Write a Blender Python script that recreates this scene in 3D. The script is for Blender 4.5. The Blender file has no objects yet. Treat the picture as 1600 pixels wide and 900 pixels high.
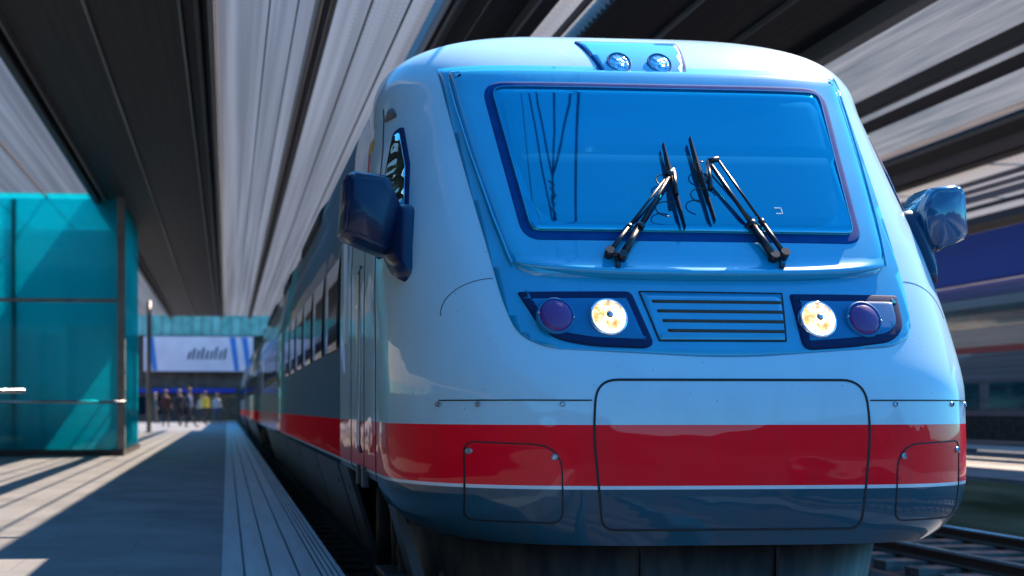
import bpy, bmesh, math, random
from mathutils import Vector, Matrix
R = math.radians
random.seed(7)
S = bpy.context.scene
C = S.collection

# ------------------------------------------------------------------ camera, sky, sun, exposure
EYE = 1.65                                  # eye height above the ballast
YAW = 4.5
cd = bpy.data.cameras.new('camera'); cam = bpy.data.objects.new('camera', cd); C.objects.link(cam)
cam.location = (0, 0, EYE)
cam.rotation_euler = (R(90), 0, R(-YAW))
cd.sensor_width = 36; cd.sensor_fit = 'HORIZONTAL'
F_PX = 2005.0
cd.lens = F_PX*36/1600
U0 = 355+F_PX*math.tan(R(YAW))
cd.shift_x = (800-U0)/1600
cd.shift_y = (638-450)/1600
cd.clip_start = .05; cd.clip_end = 3000
cd.dof.use_dof = True; cd.dof.focus_distance = 5.9; cd.dof.aperture_fstop = 2.1
S.camera = cam

w = bpy.data.worlds.new('World'); S.world = w; w.use_nodes = True
nt = w.node_tree; bg = nt.nodes['Background']
sky = nt.nodes.new('ShaderNodeTexSky'); sky.sky_type = 'NISHITA'; sky.sun_disc = False
SUN = Vector((.71, .66, 1.0)).normalized()    # direction towards the sun: right, behind the train
el = math.asin(SUN.z); az = math.atan2(SUN.x, SUN.y)
sky.sun_elevation = el; sky.sun_rotation = az
sky.ozone_density = 6; sky.dust_density = .3; sky.air_density = 1.0
mx = nt.nodes.new('ShaderNodeMix'); mx.data_type = 'RGBA'; mx.blend_type = 'MULTIPLY'; mx.inputs[0].default_value = 1
nt.links.new(sky.outputs[0], mx.inputs[6]); mx.inputs[7].default_value = (.27, .80, .96, 1)
nt.links.new(mx.outputs[2], bg.inputs[0]); bg.inputs[1].default_value = .15
sd = bpy.data.lights.new('sun', 'SUN'); sd.energy = 5.0; sd.angle = R(.53); sd.color = (1, .77, .58)
so = bpy.data.objects.new('sun', sd); C.objects.link(so)
so.rotation_euler = SUN.to_track_quat('Z', 'Y').to_euler(); so.location = (20, 15, 30)
S.view_settings.view_transform = 'Standard'; S.view_settings.look = 'None'
S.view_settings.exposure = 1.6; S.view_settings.gamma = 1
S.render.engine = 'CYCLES'
S.cycles.max_bounces = 10; S.cycles.transparent_max_bounces = 16
S.cycles.use_denoising = True

# ------------------------------------------------------------------ helpers
def tag(o, label=None, cat=None, group=None, kind=None):
    if label: o['label'] = label
    if cat: o['category'] = cat
    if group: o['group'] = group
    if kind: o['kind'] = kind
    return o
def empty(name, loc=(0, 0, 0), rz=0):
    o = bpy.data.objects.new(name, None); C.objects.link(o); o.location = loc; o.rotation_euler = (0, 0, rz)
    o.empty_display_size = .2
    return o
def obj(name, bm, mat, parent=None, smooth=False, loc=None):
    me = bpy.data.meshes.new(name); bm.normal_update(); bm.to_mesh(me); bm.free()
    o = bpy.data.objects.new(name, me); C.objects.link(o)
    for m in (mat if isinstance(mat, (list, tuple)) else [mat]): me.materials.append(m)
    if smooth:
        for p in me.polygons: p.use_smooth = True
    if parent: o.parent = parent
    if loc: o.location = loc
    return o
def box(bm, x0, x1, y0, y1, z0, z1, mi=0):
    v = [bm.verts.new(p) for p in ((x0,y0,z0),(x1,y0,z0),(x1,y1,z0),(x0,y1,z0),(x0,y0,z1),(x1,y0,z1),(x1,y1,z1),(x0,y1,z1))]
    for f in ((0,3,2,1),(4,5,6,7),(0,1,5,4),(1,2,6,5),(2,3,7,6),(3,0,4,7)):
        bm.faces.new([v[i] for i in f]).material_index = mi
    return bm
def B(*a, **k): return box(bmesh.new(), *a, **k)
def bev(bm, w=.01, seg=2):
    bmesh.ops.bevel(bm, geom=bm.edges[:], offset=w, segments=seg, affect='EDGES', profile=.6)
    return bm
def tube(bm, pts, r, n=8, cap=True):
    pts = [Vector(p) for p in pts]; rs = r if isinstance(r, (list, tuple)) else [r]*len(pts)
    rings = []
    for i, p in enumerate(pts):
        d = (pts[min(i+1, len(pts)-1)]-pts[max(i-1, 0)]).normalized()
        a = d.cross(Vector((0, 0, 1)))
        if a.length < .05: a = d.cross(Vector((1, 0, 0)))
        a.normalize(); b = d.cross(a)
        rings.append([bm.verts.new(p+(a*math.cos(t*2*math.pi/n)+b*math.sin(t*2*math.pi/n))*rs[i]) for t in range(n)])
    for q, s in zip(rings, rings[1:]):
        for k in range(n): bm.faces.new((q[k], q[(k+1) % n], s[(k+1) % n], s[k])).smooth = True
    if cap: bm.faces.new(rings[0][::-1]); bm.faces.new(rings[-1])
    return bm
def prism(bm, poly, axis, a, b):
    """poly of 2-D points extruded along an axis: 'x' takes (y,z), 'y' takes (x,z), 'z' takes (x,y)"""
    def P(p, t): return {'x': (t, p[0], p[1]), 'y': (p[0], t, p[1]), 'z': (p[0], p[1], t)}[axis]
    A = [bm.verts.new(P(p, a)) for p in poly]; Bv = [bm.verts.new(P(p, b)) for p in poly]
    n = len(poly)
    for i in range(n): bm.faces.new((A[i], A[(i+1) % n], Bv[(i+1) % n], Bv[i]))
    bm.faces.new(A[::-1]); bm.faces.new(Bv)
    bmesh.ops.recalc_face_normals(bm, faces=bm.faces)
    return bm

# ------------------------------------------------------------------ materials
def mat(name, col, rough=.5, metal=0, coat=0, spec=.5, emit=None, es=0, coat_rough=.03):
    m = bpy.data.materials.new(name); m.use_nodes = True
    p = m.node_tree.nodes['Principled BSDF']
    p.inputs['Base Color'].default_value = (*col, 1); p.inputs['Roughness'].default_value = rough
    p.inputs['Metallic'].default_value = metal; p.inputs['Coat Weight'].default_value = coat
    p.inputs['Coat Roughness'].default_value = coat_rough; p.inputs['Specular IOR Level'].default_value = spec
    if emit: p.inputs['Emission Color'].default_value = (*emit, 1); p.inputs['Emission Strength'].default_value = es
    return m
def N(m, t, **kw):
    n = m.node_tree.nodes.new(t)
    for k, v in kw.items(): setattr(n, k, v)
    return n
def L(m, a, b): m.node_tree.links.new(a, b)
def noisy(m, c0, c1, scale=(1, 1, 1), nscale=5, detail=6, bump=0, rough=None, coord='Object', lo=.35, hi=.65, rvar=None):
    """vary the base colour between c0 and c1 with noise in object space, optional bump"""
    p = m.node_tree.nodes['Principled BSDF']
    tc = N(m, 'ShaderNodeTexCoord'); mp = N(m, 'ShaderNodeMapping'); mp.inputs['Scale'].default_value = scale
    nz = N(m, 'ShaderNodeTexNoise'); nz.inputs['Scale'].default_value = nscale; nz.inputs['Detail'].default_value = detail
    r = N(m, 'ShaderNodeValToRGB'); r.color_ramp.elements[0].position = lo; r.color_ramp.elements[1].position = hi
    r.color_ramp.elements[0].color = (*c0, 1); r.color_ramp.elements[1].color = (*c1, 1)
    L(m, tc.outputs[coord], mp.inputs[0]); L(m, mp.outputs[0], nz.inputs[0]); L(m, nz.outputs[0], r.inputs[0]); L(m, r.outputs[0], p.inputs['Base Color'])
    if bump:
        b = N(m, 'ShaderNodeBump'); b.inputs['Strength'].default_value = bump; b.inputs['Distance'].default_value = .02
        L(m, nz.outputs[0], b.inputs['Height']); L(m, b.outputs[0], p.inputs['Normal'])
    if rvar:
        q = N(m, 'ShaderNodeMapRange'); q.inputs[3].default_value = rvar[0]; q.inputs[4].default_value = rvar[1]
        L(m, nz.outputs[0], q.inputs[0]); L(m, q.outputs[0], p.inputs['Roughness'])
    return m

def livery(name, wave=.12, tone=1.0):
    """gloss train paint: pale grey-blue, red band, white line, slate skirt, by height above ballast"""
    m = mat(name, (.5, .6, .7), .3, coat=.6, coat_rough=.015, spec=.05)
    p = m.node_tree.nodes['Principled BSDF']
    tc = N(m, 'ShaderNodeTexCoord'); sp = N(m, 'ShaderNodeSeparateXYZ'); L(m, tc.outputs['Object'], sp.inputs[0])
    mr = N(m, 'ShaderNodeMapRange'); mr.inputs[1].default_value = 0; mr.inputs[2].default_value = 4
    L(m, sp.outputs[2], mr.inputs[0])
    r = N(m, 'ShaderNodeValToRGB'); r.color_ramp.interpolation = 'CONSTANT'
    e = r.color_ramp.elements
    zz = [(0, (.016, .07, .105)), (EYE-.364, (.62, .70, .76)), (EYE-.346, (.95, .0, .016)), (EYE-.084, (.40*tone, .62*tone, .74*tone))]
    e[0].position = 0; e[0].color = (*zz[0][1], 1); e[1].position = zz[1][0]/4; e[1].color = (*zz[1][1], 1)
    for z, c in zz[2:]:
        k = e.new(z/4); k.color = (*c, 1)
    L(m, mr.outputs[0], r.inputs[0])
    if name.startswith('coach'): p.inputs['Coat Weight'].default_value = .5
    # light grime, stronger low down
    nz = N(m, 'ShaderNodeTexNoise'); nz.inputs['Scale'].default_value = 6; nz.inputs['Detail'].default_value = 8
    mp = N(m, 'ShaderNodeMapping'); mp.inputs['Scale'].default_value = (1, 1, .35); L(m, tc.outputs['Object'], mp.inputs[0]); L(m, mp.outputs[0], nz.inputs[0])
    g = N(m, 'ShaderNodeMapRange'); g.inputs[1].default_value = .45; g.inputs[2].default_value = .8; g.inputs[3].default_value = 0; g.inputs[4].default_value = 1; L(m, nz.outputs[0], g.inputs[0])
    lw = N(m, 'ShaderNodeMapRange'); lw.inputs[1].default_value = 1.9; lw.inputs[2].default_value = .9; lw.inputs[3].default_value = .05; lw.inputs[4].default_value = .3; L(m, sp.outputs[2], lw.inputs[0])
    mu = N(m, 'ShaderNodeMath', operation='MULTIPLY'); L(m, g.outputs[0], mu.inputs[0]); L(m, lw.outputs[0], mu.inputs[1])
    x = N(m, 'ShaderNodeMix'); x.data_type = 'RGBA'; L(m, mu.outputs[0], x.inputs[0]); L(m, r.outputs[0], x.inputs[6]); x.inputs[7].default_value = (.12, .06, .05, 1)
    L(m, x.outputs[2], p.inputs['Base Color'])
    sv = N(m, 'ShaderNodeTexVoronoi'); sv.inputs['Scale'].default_value = 26; sv.inputs['Randomness'].default_value = 1; L(m, tc.outputs['Object'], sv.inputs[0])
    sw = N(m, 'ShaderNodeMath', operation='LESS_THAN'); sw.inputs[1].default_value = .085; L(m, sv.outputs['Distance'], sw.inputs[0])
    sc = N(m, 'ShaderNodeSeparateColor'); L(m, sv.outputs['Color'], sc.inputs[0])
    sk = N(m, 'ShaderNodeMath', operation='LESS_THAN'); sk.inputs[1].default_value = .16; L(m, sc.outputs[0], sk.inputs[0])
    sm_ = N(m, 'ShaderNodeMath', operation='MULTIPLY'); L(m, sw.outputs[0], sm_.inputs[0]); L(m, sk.outputs[0], sm_.inputs[1])
    sf = N(m, 'ShaderNodeMath', operation='MULTIPLY'); sf.inputs[1].default_value = .55; L(m, sm_.outputs[0], sf.inputs[0])
    xs = N(m, 'ShaderNodeMix'); xs.data_type = 'RGBA'; L(m, sf.outputs[0], xs.inputs[0]); L(m, x.outputs[2], xs.inputs[6]); xs.inputs[7].default_value = (.05, .035, .02, 1)
    L(m, xs.outputs[2], p.inputs['Base Color'])
    rr = N(m, 'ShaderNodeMapRange'); rr.inputs[3].default_value = .015; rr.inputs[4].default_value = .10; L(m, mu.outputs[0], rr.inputs[0]); L(m, rr.outputs[0], p.inputs['Coat Roughness'])
    # gentle waviness of the shell bends the reflections
    n2 = N(m, 'ShaderNodeTexNoise'); n2.inputs['Scale'].default_value = 1.6; n2.inputs['Detail'].default_value = 2
    m2 = N(m, 'ShaderNodeMapping'); m2.inputs['Scale'].default_value = (1, 1, 1.5); L(m, tc.outputs['Object'], m2.inputs[0]); L(m, m2.outputs[0], n2.inputs[0])
    b = N(m, 'ShaderNodeBump'); b.inputs['Strength'].default_value = wave; b.inputs['Distance'].default_value = .12
    L(m, n2.outputs[0], b.inputs['Height']); L(m, b.outputs[0], p.inputs['Coat Normal'])
    return m

M = {}
M['paint'] = livery('gloss_livery_paint', .10)
M['side'] = livery('coach_shaded_side_paint', .14, .33)  # same livery, upper tone darkened: shade on the flank put into the colour
M['mask'] = noisy(mat('mask_blue', (.05, .30, .55), .25, coat=1), (.0, .26, .48), (.0, .30, .53), nscale=4)  # deeper blue than the pale shell
M['inner'] = noisy(mat('windscreen_panel_blue', (.05, .33, .6), .22, coat=1), (.0, .31, .55), (.0, .35, .60), nscale=4)  # slightly lighter blue than the mask
M['rubber'] = mat('dark_rubber', (.003, .02, .08), .8, spec=.2)
M['frame'] = noisy(mat('windscreen_frame', (.01, .05, .16), .8, spec=.1), (.001, .05, .20), (.002, .07, .25), nscale=10)
M['gap'] = mat('panel_gap_black', (.006, .008, .012), .7)
M['black'] = noisy(mat('black_plastic', (.012, .02, .05), .35, coat=.25, spec=.3, coat_rough=.1), (.003, .014, .05), (.006, .022, .07), nscale=4)
M['mirrorsheen'] = noisy(mat('blue_sheen_mirror_housing', (.01, .09, .2), .15, coat=1), (.004, .05, .13), (.02, .14, .30), scale=(1, 1, .5), nscale=5)  # blue reflection on the right mirror painted into its colour
M['wiper'] = mat('wiper_black', (.006, .008, .016), .35)
M['steel'] = mat('bolt_steel', (.35, .42, .5), .3, metal=1)
M['chrome'] = mat('reflector_chrome', (.8, .85, .9), .08, metal=1)
M['under'] = noisy(mat('underframe_grime', (.02, .019, .018), .8), (.012, .011, .012), (.05, .045, .04), nscale=7, bump=.3)
M['skirt'] = noisy(mat('slate_skirt_paint', (.03, .05, .075), .45), (.02, .032, .05), (.045, .06, .08), nscale=5, bump=.05)
M['fairing'] = noisy(mat('scratched_fairing', (.06, .06, .065), .6), (.02, .022, .028), (.075, .068, .062), scale=(3, 3, .7), nscale=4, detail=10, bump=.2, lo=.4, hi=.75)
M['glassdark'] = mat('tinted_side_glass', (.006, .018, .028), .06, spec=.15); M['glassdark'].node_tree.nodes['Principled BSDF'].inputs['IOR'].default_value = 1.07
M['cabglass'] = mat('wavy_cab_side_glass', (.35, .75, .85), .03, metal=1)
_p = M['cabglass'].node_tree.nodes['Principled BSDF']; _t = N(M['cabglass'], 'ShaderNodeTexCoord'); _m = N(M['cabglass'], 'ShaderNodeMapping'); _m.inputs['Scale'].default_value = (1, 1.2, 3.2)
_n = N(M['cabglass'], 'ShaderNodeTexNoise'); _n.inputs['Scale'].default_value = 3; _n.inputs['Detail'].default_value = .3; _b = N(M['cabglass'], 'ShaderNodeBump'); _b.inputs['Strength'].default_value = 1; _b.inputs['Distance'].default_value = .06
L(M['cabglass'], _t.outputs['Object'], _m.inputs[0]); L(M['cabglass'], _m.outputs[0], _n.inputs[0]); L(M['cabglass'], _n.outputs[0], _b.inputs['Height']); L(M['cabglass'], _b.outputs[0], _p.inputs['Normal'])
M['lamphousing'] = mat('headlamp_housing', (.01, .17, .36), .5, spec=.15)
M['roofgrey'] = noisy(mat('roof_equipment_grey', (.1, .1, .1), .6), (.04, .04, .045), (.12, .12, .12), nscale=3)
M['yellow'] = mat('yellow_sign_paint', (.5, .28, .03), .5)
M['redpaint'] = mat('red_marking_paint', (.6, .01, .02), .4)
M['whitepaint'] = mat('white_edge_paint', (.7, .75, .8), .4)

# windscreen glass: tinted, half mirror-like
def windscreen_mat():
    m = bpy.data.materials.new('heated_windscreen_glass'); m.use_nodes = True; n = m.node_tree; n.nodes.clear()
    o = N(m, 'ShaderNodeOutputMaterial'); g = N(m, 'ShaderNodeBsdfGlossy'); g.inputs['Roughness'].default_value = .03; g.inputs['Color'].default_value = (.03, .47, .59, 1)
    t = N(m, 'ShaderNodeBsdfTransparent'); t.inputs['Color'].default_value = (.25, .7, .9, 1)
    x = N(m, 'ShaderNodeMixShader'); x.inputs[0].default_value = .55
    L(m, t.outputs[0], x.inputs[1]); L(m, g.outputs[0], x.inputs[2]); L(m, x.outputs[0], o.inputs[0])
    return m
M['windscreen'] = windscreen_mat()
M['blind'] = noisy(mat('sun_blind_cloth', (.1, .3, .5), .8), (.03, .50, .80), (.04, .55, .85), scale=(1, 1, 1), nscale=3)
M['blind2'] = noisy(mat('drawn_sun_blind', (.02, .35, .6), .8), (.02, .34, .62), (.03, .42, .70), scale=(.6, 1, 2), nscale=2)
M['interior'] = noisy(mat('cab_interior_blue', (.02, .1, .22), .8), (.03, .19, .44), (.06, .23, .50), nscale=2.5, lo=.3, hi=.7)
def lens_mat(name, on, tint):
    """round lamp lens: radial facets and a bulb in the middle, in the lamp's own UV-less object space"""
    m = mat(name, tint, .12, metal=.7, coat=1)
    p = m.node_tree.nodes['Principled BSDF']
    tc = N(m, 'ShaderNodeTexCoord')
    v = N(m, 'ShaderNodeTexVoronoi'); v.inputs['Scale'].default_value = 42; L(m, tc.outputs['Object'], v.inputs[0])
    nz = N(m, 'ShaderNodeTexNoise'); nz.inputs['Scale'].default_value = 24; nz.inputs['Detail'].default_value = 5; L(m, tc.outputs['Object'], nz.inputs[0])
    r = N(m, 'ShaderNodeValToRGB'); e = r.color_ramp.elements
    if on:
        e[0].position = .40; e[0].color = (1, .42, .12, 1); e[1].position = .55; e[1].color = (1, .72, .38, 1)
    else:
        e[0].position = .3; e[0].color = (.04, .3, .55, 1); e[1].position = .7; e[1].color = (.7, .95, 1, 1)
    L(m, nz.outputs[0], r.inputs[0])
    L(m, r.outputs[0], p.inputs['Base Color'])
    b = N(m, 'ShaderNodeBump'); b.inputs['Strength'].default_value = .8; b.inputs['Distance'].default_value = .01; L(m, v.outputs['Distance'], b.inputs['Height']); L(m, b.outputs[0], p.inputs['Normal'])
    if on:
        L(m, r.outputs[0], p.inputs['Emission Color'])
        q = N(m, 'ShaderNodeMapRange'); q.inputs[1].default_value = .35; q.inputs[2].default_value = .6; q.inputs[3].default_value = .25; q.inputs[4].default_value = 1.5
        L(m, nz.outputs[0], q.inputs[0]); L(m, q.outputs[0], p.inputs['Emission Strength'])
    return m
M['lens_on'] = lens_mat('lit_headlamp_lens', True, (1, .8, .6))
M['lens_off'] = lens_mat('unlit_lamp_lens', False, (.6, .9, 1))
def led_mat():
    m = mat('red_led_lens', (.16, .02, .2), .4, coat=.1)
    p = m.node_tree.nodes['Principled BSDF']; tc = N(m, 'ShaderNodeTexCoord')
    sp = N(m, 'ShaderNodeSeparateXYZ'); L(m, tc.outputs['Object'], sp.inputs[0])
    outs = []
    for i in (0, 2):
        a = N(m, 'ShaderNodeMath', operation='MULTIPLY'); a.inputs[1].default_value = 2*math.pi/.0125; L(m, sp.outputs[i], a.inputs[0])
        s = N(m, 'ShaderNodeMath', operation='SINE'); L(m, a.outputs[0], s.inputs[0]); outs.append(s)
    k = N(m, 'ShaderNodeMath', operation='MULTIPLY'); L(m, outs[0].outputs[0], k.inputs[0]); L(m, outs[1].outputs[0], k.inputs[1])
    r = N(m, 'ShaderNodeValToRGB'); e = r.color_ramp.elements; e[0].position = .35; e[0].color = (.07, .015, .16, 1); e[1].position = .8; e[1].color = (.22, .08, .32, 1)
    L(m, k.outputs[0], r.inputs[0]); L(m, r.outputs[0], p.inputs['Base Color'])
    return m
M['led'] = led_mat()

# station materials
M['asphalt'] = noisy(mat('platform_asphalt', (.2, .19, .18), .75), (.17, .15, .14), (.30, .27, .25), nscale=2.2, detail=12, bump=.15)
def slab_mat():
    m = mat('platform_slabs', (.3, .27, .25), .7); p = m.node_tree.nodes['Principled BSDF']
    tc = N(m, 'ShaderNodeTexCoord'); mp = N(m, 'ShaderNodeMapping'); mp.inputs['Scale'].default_value = (1, 1, 1)
    b = N(m, 'ShaderNodeTexBrick'); b.inputs['Scale'].default_value = 1; b.inputs['Brick Width'].default_value = 1.2; b.inputs['Row Height'].default_value = .8; b.inputs['Mortar Size'].default_value = .006
    b.inputs['Color1'].default_value = (.165, .18, .20, 1); b.inputs['Color2'].default_value = (.185, .20, .218, 1); b.inputs['Mortar'].default_value = (.14, .145, .15, 1)
    L(m, tc.outputs['Object'], mp.inputs[0]); L(m, mp.outputs[0], b.inputs[0])
    nz = N(m, 'ShaderNodeTexNoise'); nz.inputs['Scale'].default_value = 1.3; nz.inputs['Detail'].default_value = 12; L(m, tc.outputs['Object'], nz.inputs[0])
    x = N(m, 'ShaderNodeMix'); x.data_type = 'RGBA'; x.blend_type = 'MULTIPLY'; x.inputs[0].default_value = .7
    r = N(m, 'ShaderNodeValToRGB'); r.color_ramp.elements[0].position = .3; r.color_ramp.elements[0].color = (.45, .45, .45, 1); r.color_ramp.elements[1].position = .62
    L(m, nz.outputs[0], r.inputs[0]); L(m, b.outputs[0], x.inputs[6]); L(m, r.outputs[0], x.inputs[7]); L(m, x.outputs[2], p.inputs['Base Color'])
    return m
M['slabs'] = slab_mat()
M['edgestrip'] = noisy(mat('platform_edge_planks', (.3, .36, .38), .5), (.24, .34, .38), (.36, .46, .50), scale=(3, .25, 1), nscale=4, detail=10, rvar=(.35, .6))
M['concrete'] = noisy(mat('weathered_concrete', (.2, .19, .17), .85), (.10, .10, .08), (.24, .22, .19), nscale=1.2, detail=10, bump=.3)
M['mossy'] = noisy(mat('mossy_platform_wall', (.1, .12, .06), .9), (.11, .12, .05), (.36, .36, .21), scale=(1, .15, 2.5), nscale=2.5, detail=10, bump=.3)
M['ballast'] = noisy(mat('ballast_stone', (.06, .05, .045), .95), (.010, .009, .009), (.06, .048, .04), nscale=22, detail=8, bump=1)
M['soil'] = noisy(mat('yard_ground', (.12, .1, .09), .95), (.012, .012, .010), (.035, .03, .025), nscale=.6, detail=12)
M['rail'] = noisy(mat('rail_steel', (.4, .38, .36), .22, metal=1), (.35, .33, .32), (.6, .6, .62), scale=(1, .1, 1), nscale=5)
M['railweb'] = mat('rusty_rail_web', (.07, .035, .02), .8)
M['sleeper'] = noisy(mat('concrete_sleeper', (.15, .14, .13), .9), (.06, .055, .05), (.16, .15, .14), nscale=8)
M['trough'] = noisy(mat('cable_trough_lid', (.14, .2, .27), .6), (.09, .13, .19), (.18, .24, .30), scale=(1, .3, 1), nscale=3)
M['roofdark'] = noisy(mat('dark_canopy_ceiling', (.035, .03, .03), .6), (.007, .006, .008), (.032, .027, .027), scale=(5, .04, 1), nscale=3, detail=8, lo=.3, hi=.75)
M['beam'] = noisy(mat('canopy_beam_steel', (.2, .19, .19), .45), (.16, .15, .15), (.26, .25, .25), scale=(1, .05, 1), nscale=5)
M['beamdark'] = mat('canopy_beam_dark', (.04, .035, .04), .5)
def skylight(name, thru=.35, c=(.55, .62, .7)):
    """corrugated translucent roof sheet"""
    m = bpy.data.materials.new(name); m.use_nodes = True; m.node_tree.nodes.clear()
    o = N(m, 'ShaderNodeOutputMaterial'); tl = N(m, 'ShaderNodeBsdfTranslucent'); df = N(m, 'ShaderNodeBsdfDiffuse'); tr = N(m, 'ShaderNodeBsdfTransparent')
    tc = N(m, 'ShaderNodeTexCoord'); mp = N(m, 'ShaderNodeMapping'); mp.inputs['Scale'].default_value = (3, .18, 1)
    nz = N(m, 'ShaderNodeTexNoise'); nz.inputs['Scale'].default_value = 1.8; nz.inputs['Detail'].default_value = 4; L(m, tc.outputs['Object'], mp.inputs[0]); L(m, mp.outputs[0], nz.inputs[0])
    r = N(m, 'ShaderNodeValToRGB'); r.color_ramp.elements[0].position = .3; r.color_ramp.elements[1].position = .7
    r.color_ramp.elements[0].color = (c[0]*.45, c[1]*.45, c[2]*.47, 1); r.color_ramp.elements[1].color = (*c, 1)
    L(m, nz.outputs[0], r.inputs[0])
    for n in (tl, df): L(m, r.outputs[0], n.inputs[0])
    tr.inputs[0].default_value = (1, .66, .50, 1)
    a = N(m, 'ShaderNodeMixShader'); a.inputs[0].default_value = .4; L(m, tl.outputs[0], a.inputs[1]); L(m, df.outputs[0], a.inputs[2])
    b = N(m, 'ShaderNodeMixShader'); b.inputs[0].default_value = thru; L(m, a.outputs[0], b.inputs[1]); L(m, tr.outputs[0], b.inputs[2]); L(m, b.outputs[0], o.inputs[0])
    return m
M['skylight'] = skylight('skylight_sheet', .33, (.15, .14, .145))
M['skylight2'] = skylight('pale_skylight_sheet', .06, (.15, .145, .15))
M['louvre'] = noisy(mat('pale_louvre_blades', (.4, .37, .35), .5), (.34, .31, .275), (.60, .55, .49), scale=(5, .035, 1), nscale=2.0, detail=5)
def tealglass():
    m = bpy.data.materials.new('teal_shelter_glass'); m.use_nodes = True; m.node_tree.nodes.clear()
    o = N(m, 'ShaderNodeOutputMaterial'); g = N(m, 'ShaderNodeBsdfGlossy'); g.inputs['Roughness'].default_value = .05; g.inputs['Color'].default_value = (.3, .8, .9, 1)
    t = N(m, 'ShaderNodeBsdfTransparent'); t.inputs['Color'].default_value = (.12, .8, .85, 1)
    d = N(m, 'ShaderNodeBsdfTranslucent'); d.inputs['Color'].default_value = (.04, .76, .94, 1)
    a = N(m, 'ShaderNodeMixShader'); a.inputs[0].default_value = .38; L(m, t.outputs[0], a.inputs[1]); L(m, d.outputs[0], a.inputs[2])
    b = N(m, 'ShaderNodeMixShader'); b.inputs[0].default_value = .10; L(m, a.outputs[0], b.inputs[1]); L(m, g.outputs[0], b.inputs[2]); L(m, b.outputs[0], o.inputs[0])
    return m
M['teal'] = tealglass()
M['postgrey'] = noisy(mat('grey_post_paint', (.22, .23, .23), .4), (.18, .19, .2), (.27, .28, .28), nscale=3)
M['railing'] = mat('brushed_handrail', (.5, .52, .55), .25, metal=1)
M['tealpanel'] = noisy(mat('teal_wall_panel', (.02, .22, .25), .4), (.01, .38, .50), (.08, .70, .72), scale=(1, 1, 1), nscale=.9)
M['greenpanel'] = noisy(mat('pale_green_panel', (.2, .45, .35), .5), (.12, .32, .26), (.28, .5, .42), nscale=1.5)
M['bannerwhite'] = noisy(mat('banner_cloth', (.6, .58, .7), .7), (.85, .56, .60), (.95, .66, .68), nscale=1)
M['bannerink'] = mat('banner_ink', (.02, .03, .06), .7)
M['bannerblue'] = mat('banner_blue_print', (.05, .18, .5), .7)
M['brown'] = noisy(mat('brown_facade', (.1, .06, .04), .7), (.05, .032, .028), (.13, .085, .06), nscale=1.4)
M['ochre'] = noisy(mat('ochre_door_slats', (.3, .17, .06), .6), (.16, .09, .04), (.34, .2, .08), nscale=4)
M['fasciablue'] = mat('deep_blue_fascia', (.006, .02, .32), .5)
M['t2body'] = noisy(mat('far_train_grey_body', (.12, .15, .2), .3, coat=.6), (.06, .08, .12), (.15, .17, .22), scale=(1, .05, 6), nscale=2)
M['t2red'] = mat('far_train_red_line', (.45, .02, .015), .4)
M['t2teal'] = noisy(mat('far_train_teal_window', (.015, .10, .13), .1, coat=1), (.01, .06, .09), (.02, .14, .16), scale=(1, .2, 3), nscale=2)
M['cream'] = noisy(mat('cream_plaster', (.45, .4, .32), .8), (.36, .32, .26), (.5, .45, .37), nscale=1)
M['wire'] = mat('overhead_wire', (.05, .045, .04), .5)
M['insul'] = mat('brown_insulator', (.06, .02, .01), .25)

# ------------------------------------------------------------------ the nose surface
PTS = [(-.8, .05), (-.58, .02), (-.45, 0), (-.1, 0.0), (.05, .012), (.12, .03), (.3, .14), (.5, .272), (.68, .40), (.8, .49), (1.25, .815), (1.65, 1.095), (1.7, 1.13)]
ZT = 2.188; ZR = ZT-1.7
def Fz(z):
    if z >= 1.7:
        t = min((z-1.7)/ZR, 1); return 1.13+.68*ZR*t+.7*(1-math.sqrt(max(0, 1-t*t)))
    # smooth the poly-line a little
    def raw(q):
        if q <= PTS[0][0]: return PTS[0][1]
        for (a, fa), (b, fb) in zip(PTS, PTS[1:]):
            if q <= b: return fa+(fb-fa)*(q-a)/(b-a)
        return PTS[-1][1]+.68*(q-1.7)
    return sum(raw(z+d)*w_ for d, w_ in ((-.09, .1), (-.06, .15), (-.03, .15), (0, .2), (.03, .15), (.06, .15), (.09, .1)))
def Wz(z):
    if z < -.30:
        t = min(1, (-.30-z)/.34); return 1.43*(1-.28*(1-math.sqrt(max(0, 1-t**2.4))))
    if z < .5: return 1.43
    if z <= 1.6: return 1.43-.035*((z-.5)/1.1)**1.6
    t = min((z-1.6)/(ZT-1.6), 1)
    return (1.41-.03*(z-1.6)-.015*min(1, max(0, (1.75-z)/.15)))*(1-t**4.5)**(1/2.5) if t < 1 else 0
def Lz(z): return .94 if z < 0 else .94+.05*min(z/1.6, 1)
def Pz(z): return 4 if z < 0 else 4+2.2*min(z/.8, 1)
def sm(t): t = max(0, min(1, t)); return t*t*(3-2*t)
def taper(y, z): return 1-.062*sm((z-1.15)/.7)*sm((y-1.5)/1.1)
def back(x, z):
    w_ = max(Wz(z), 1e-4); t = min(abs(x)/w_, 1)
    return Fz(z)+Lz(z)*(1-math.sqrt(max(0, 1-t**Pz(z))))
def fpoint(x, z): return Vector((x, back(x, z), z+EYE))
def fnormal(x, z):
    e = .012
    dx = fpoint(x+e, z)-fpoint(x-e, z); dz = fpoint(x, z+e)-fpoint(x, z-e)
    n = dx.cross(dz).normalized()
    return n if n.y < 0 or abs(n.x) > .5 else -n
def front(x, z, off=0): return fpoint(x, z)+fnormal(x, z)*off
def sidex(y, z):
    w_ = Wz(z); f = Fz(z); l = Lz(z)
    if y >= f+l: return w_*taper(y, z)
    t = max(0, min(1, 1-((f+l-y)/l)**2)); return w_*t**(1/Pz(z))*taper(y, z)
def spoint(sg, y, z): return Vector((sg*sidex(y, z), y, z+EYE))
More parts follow.
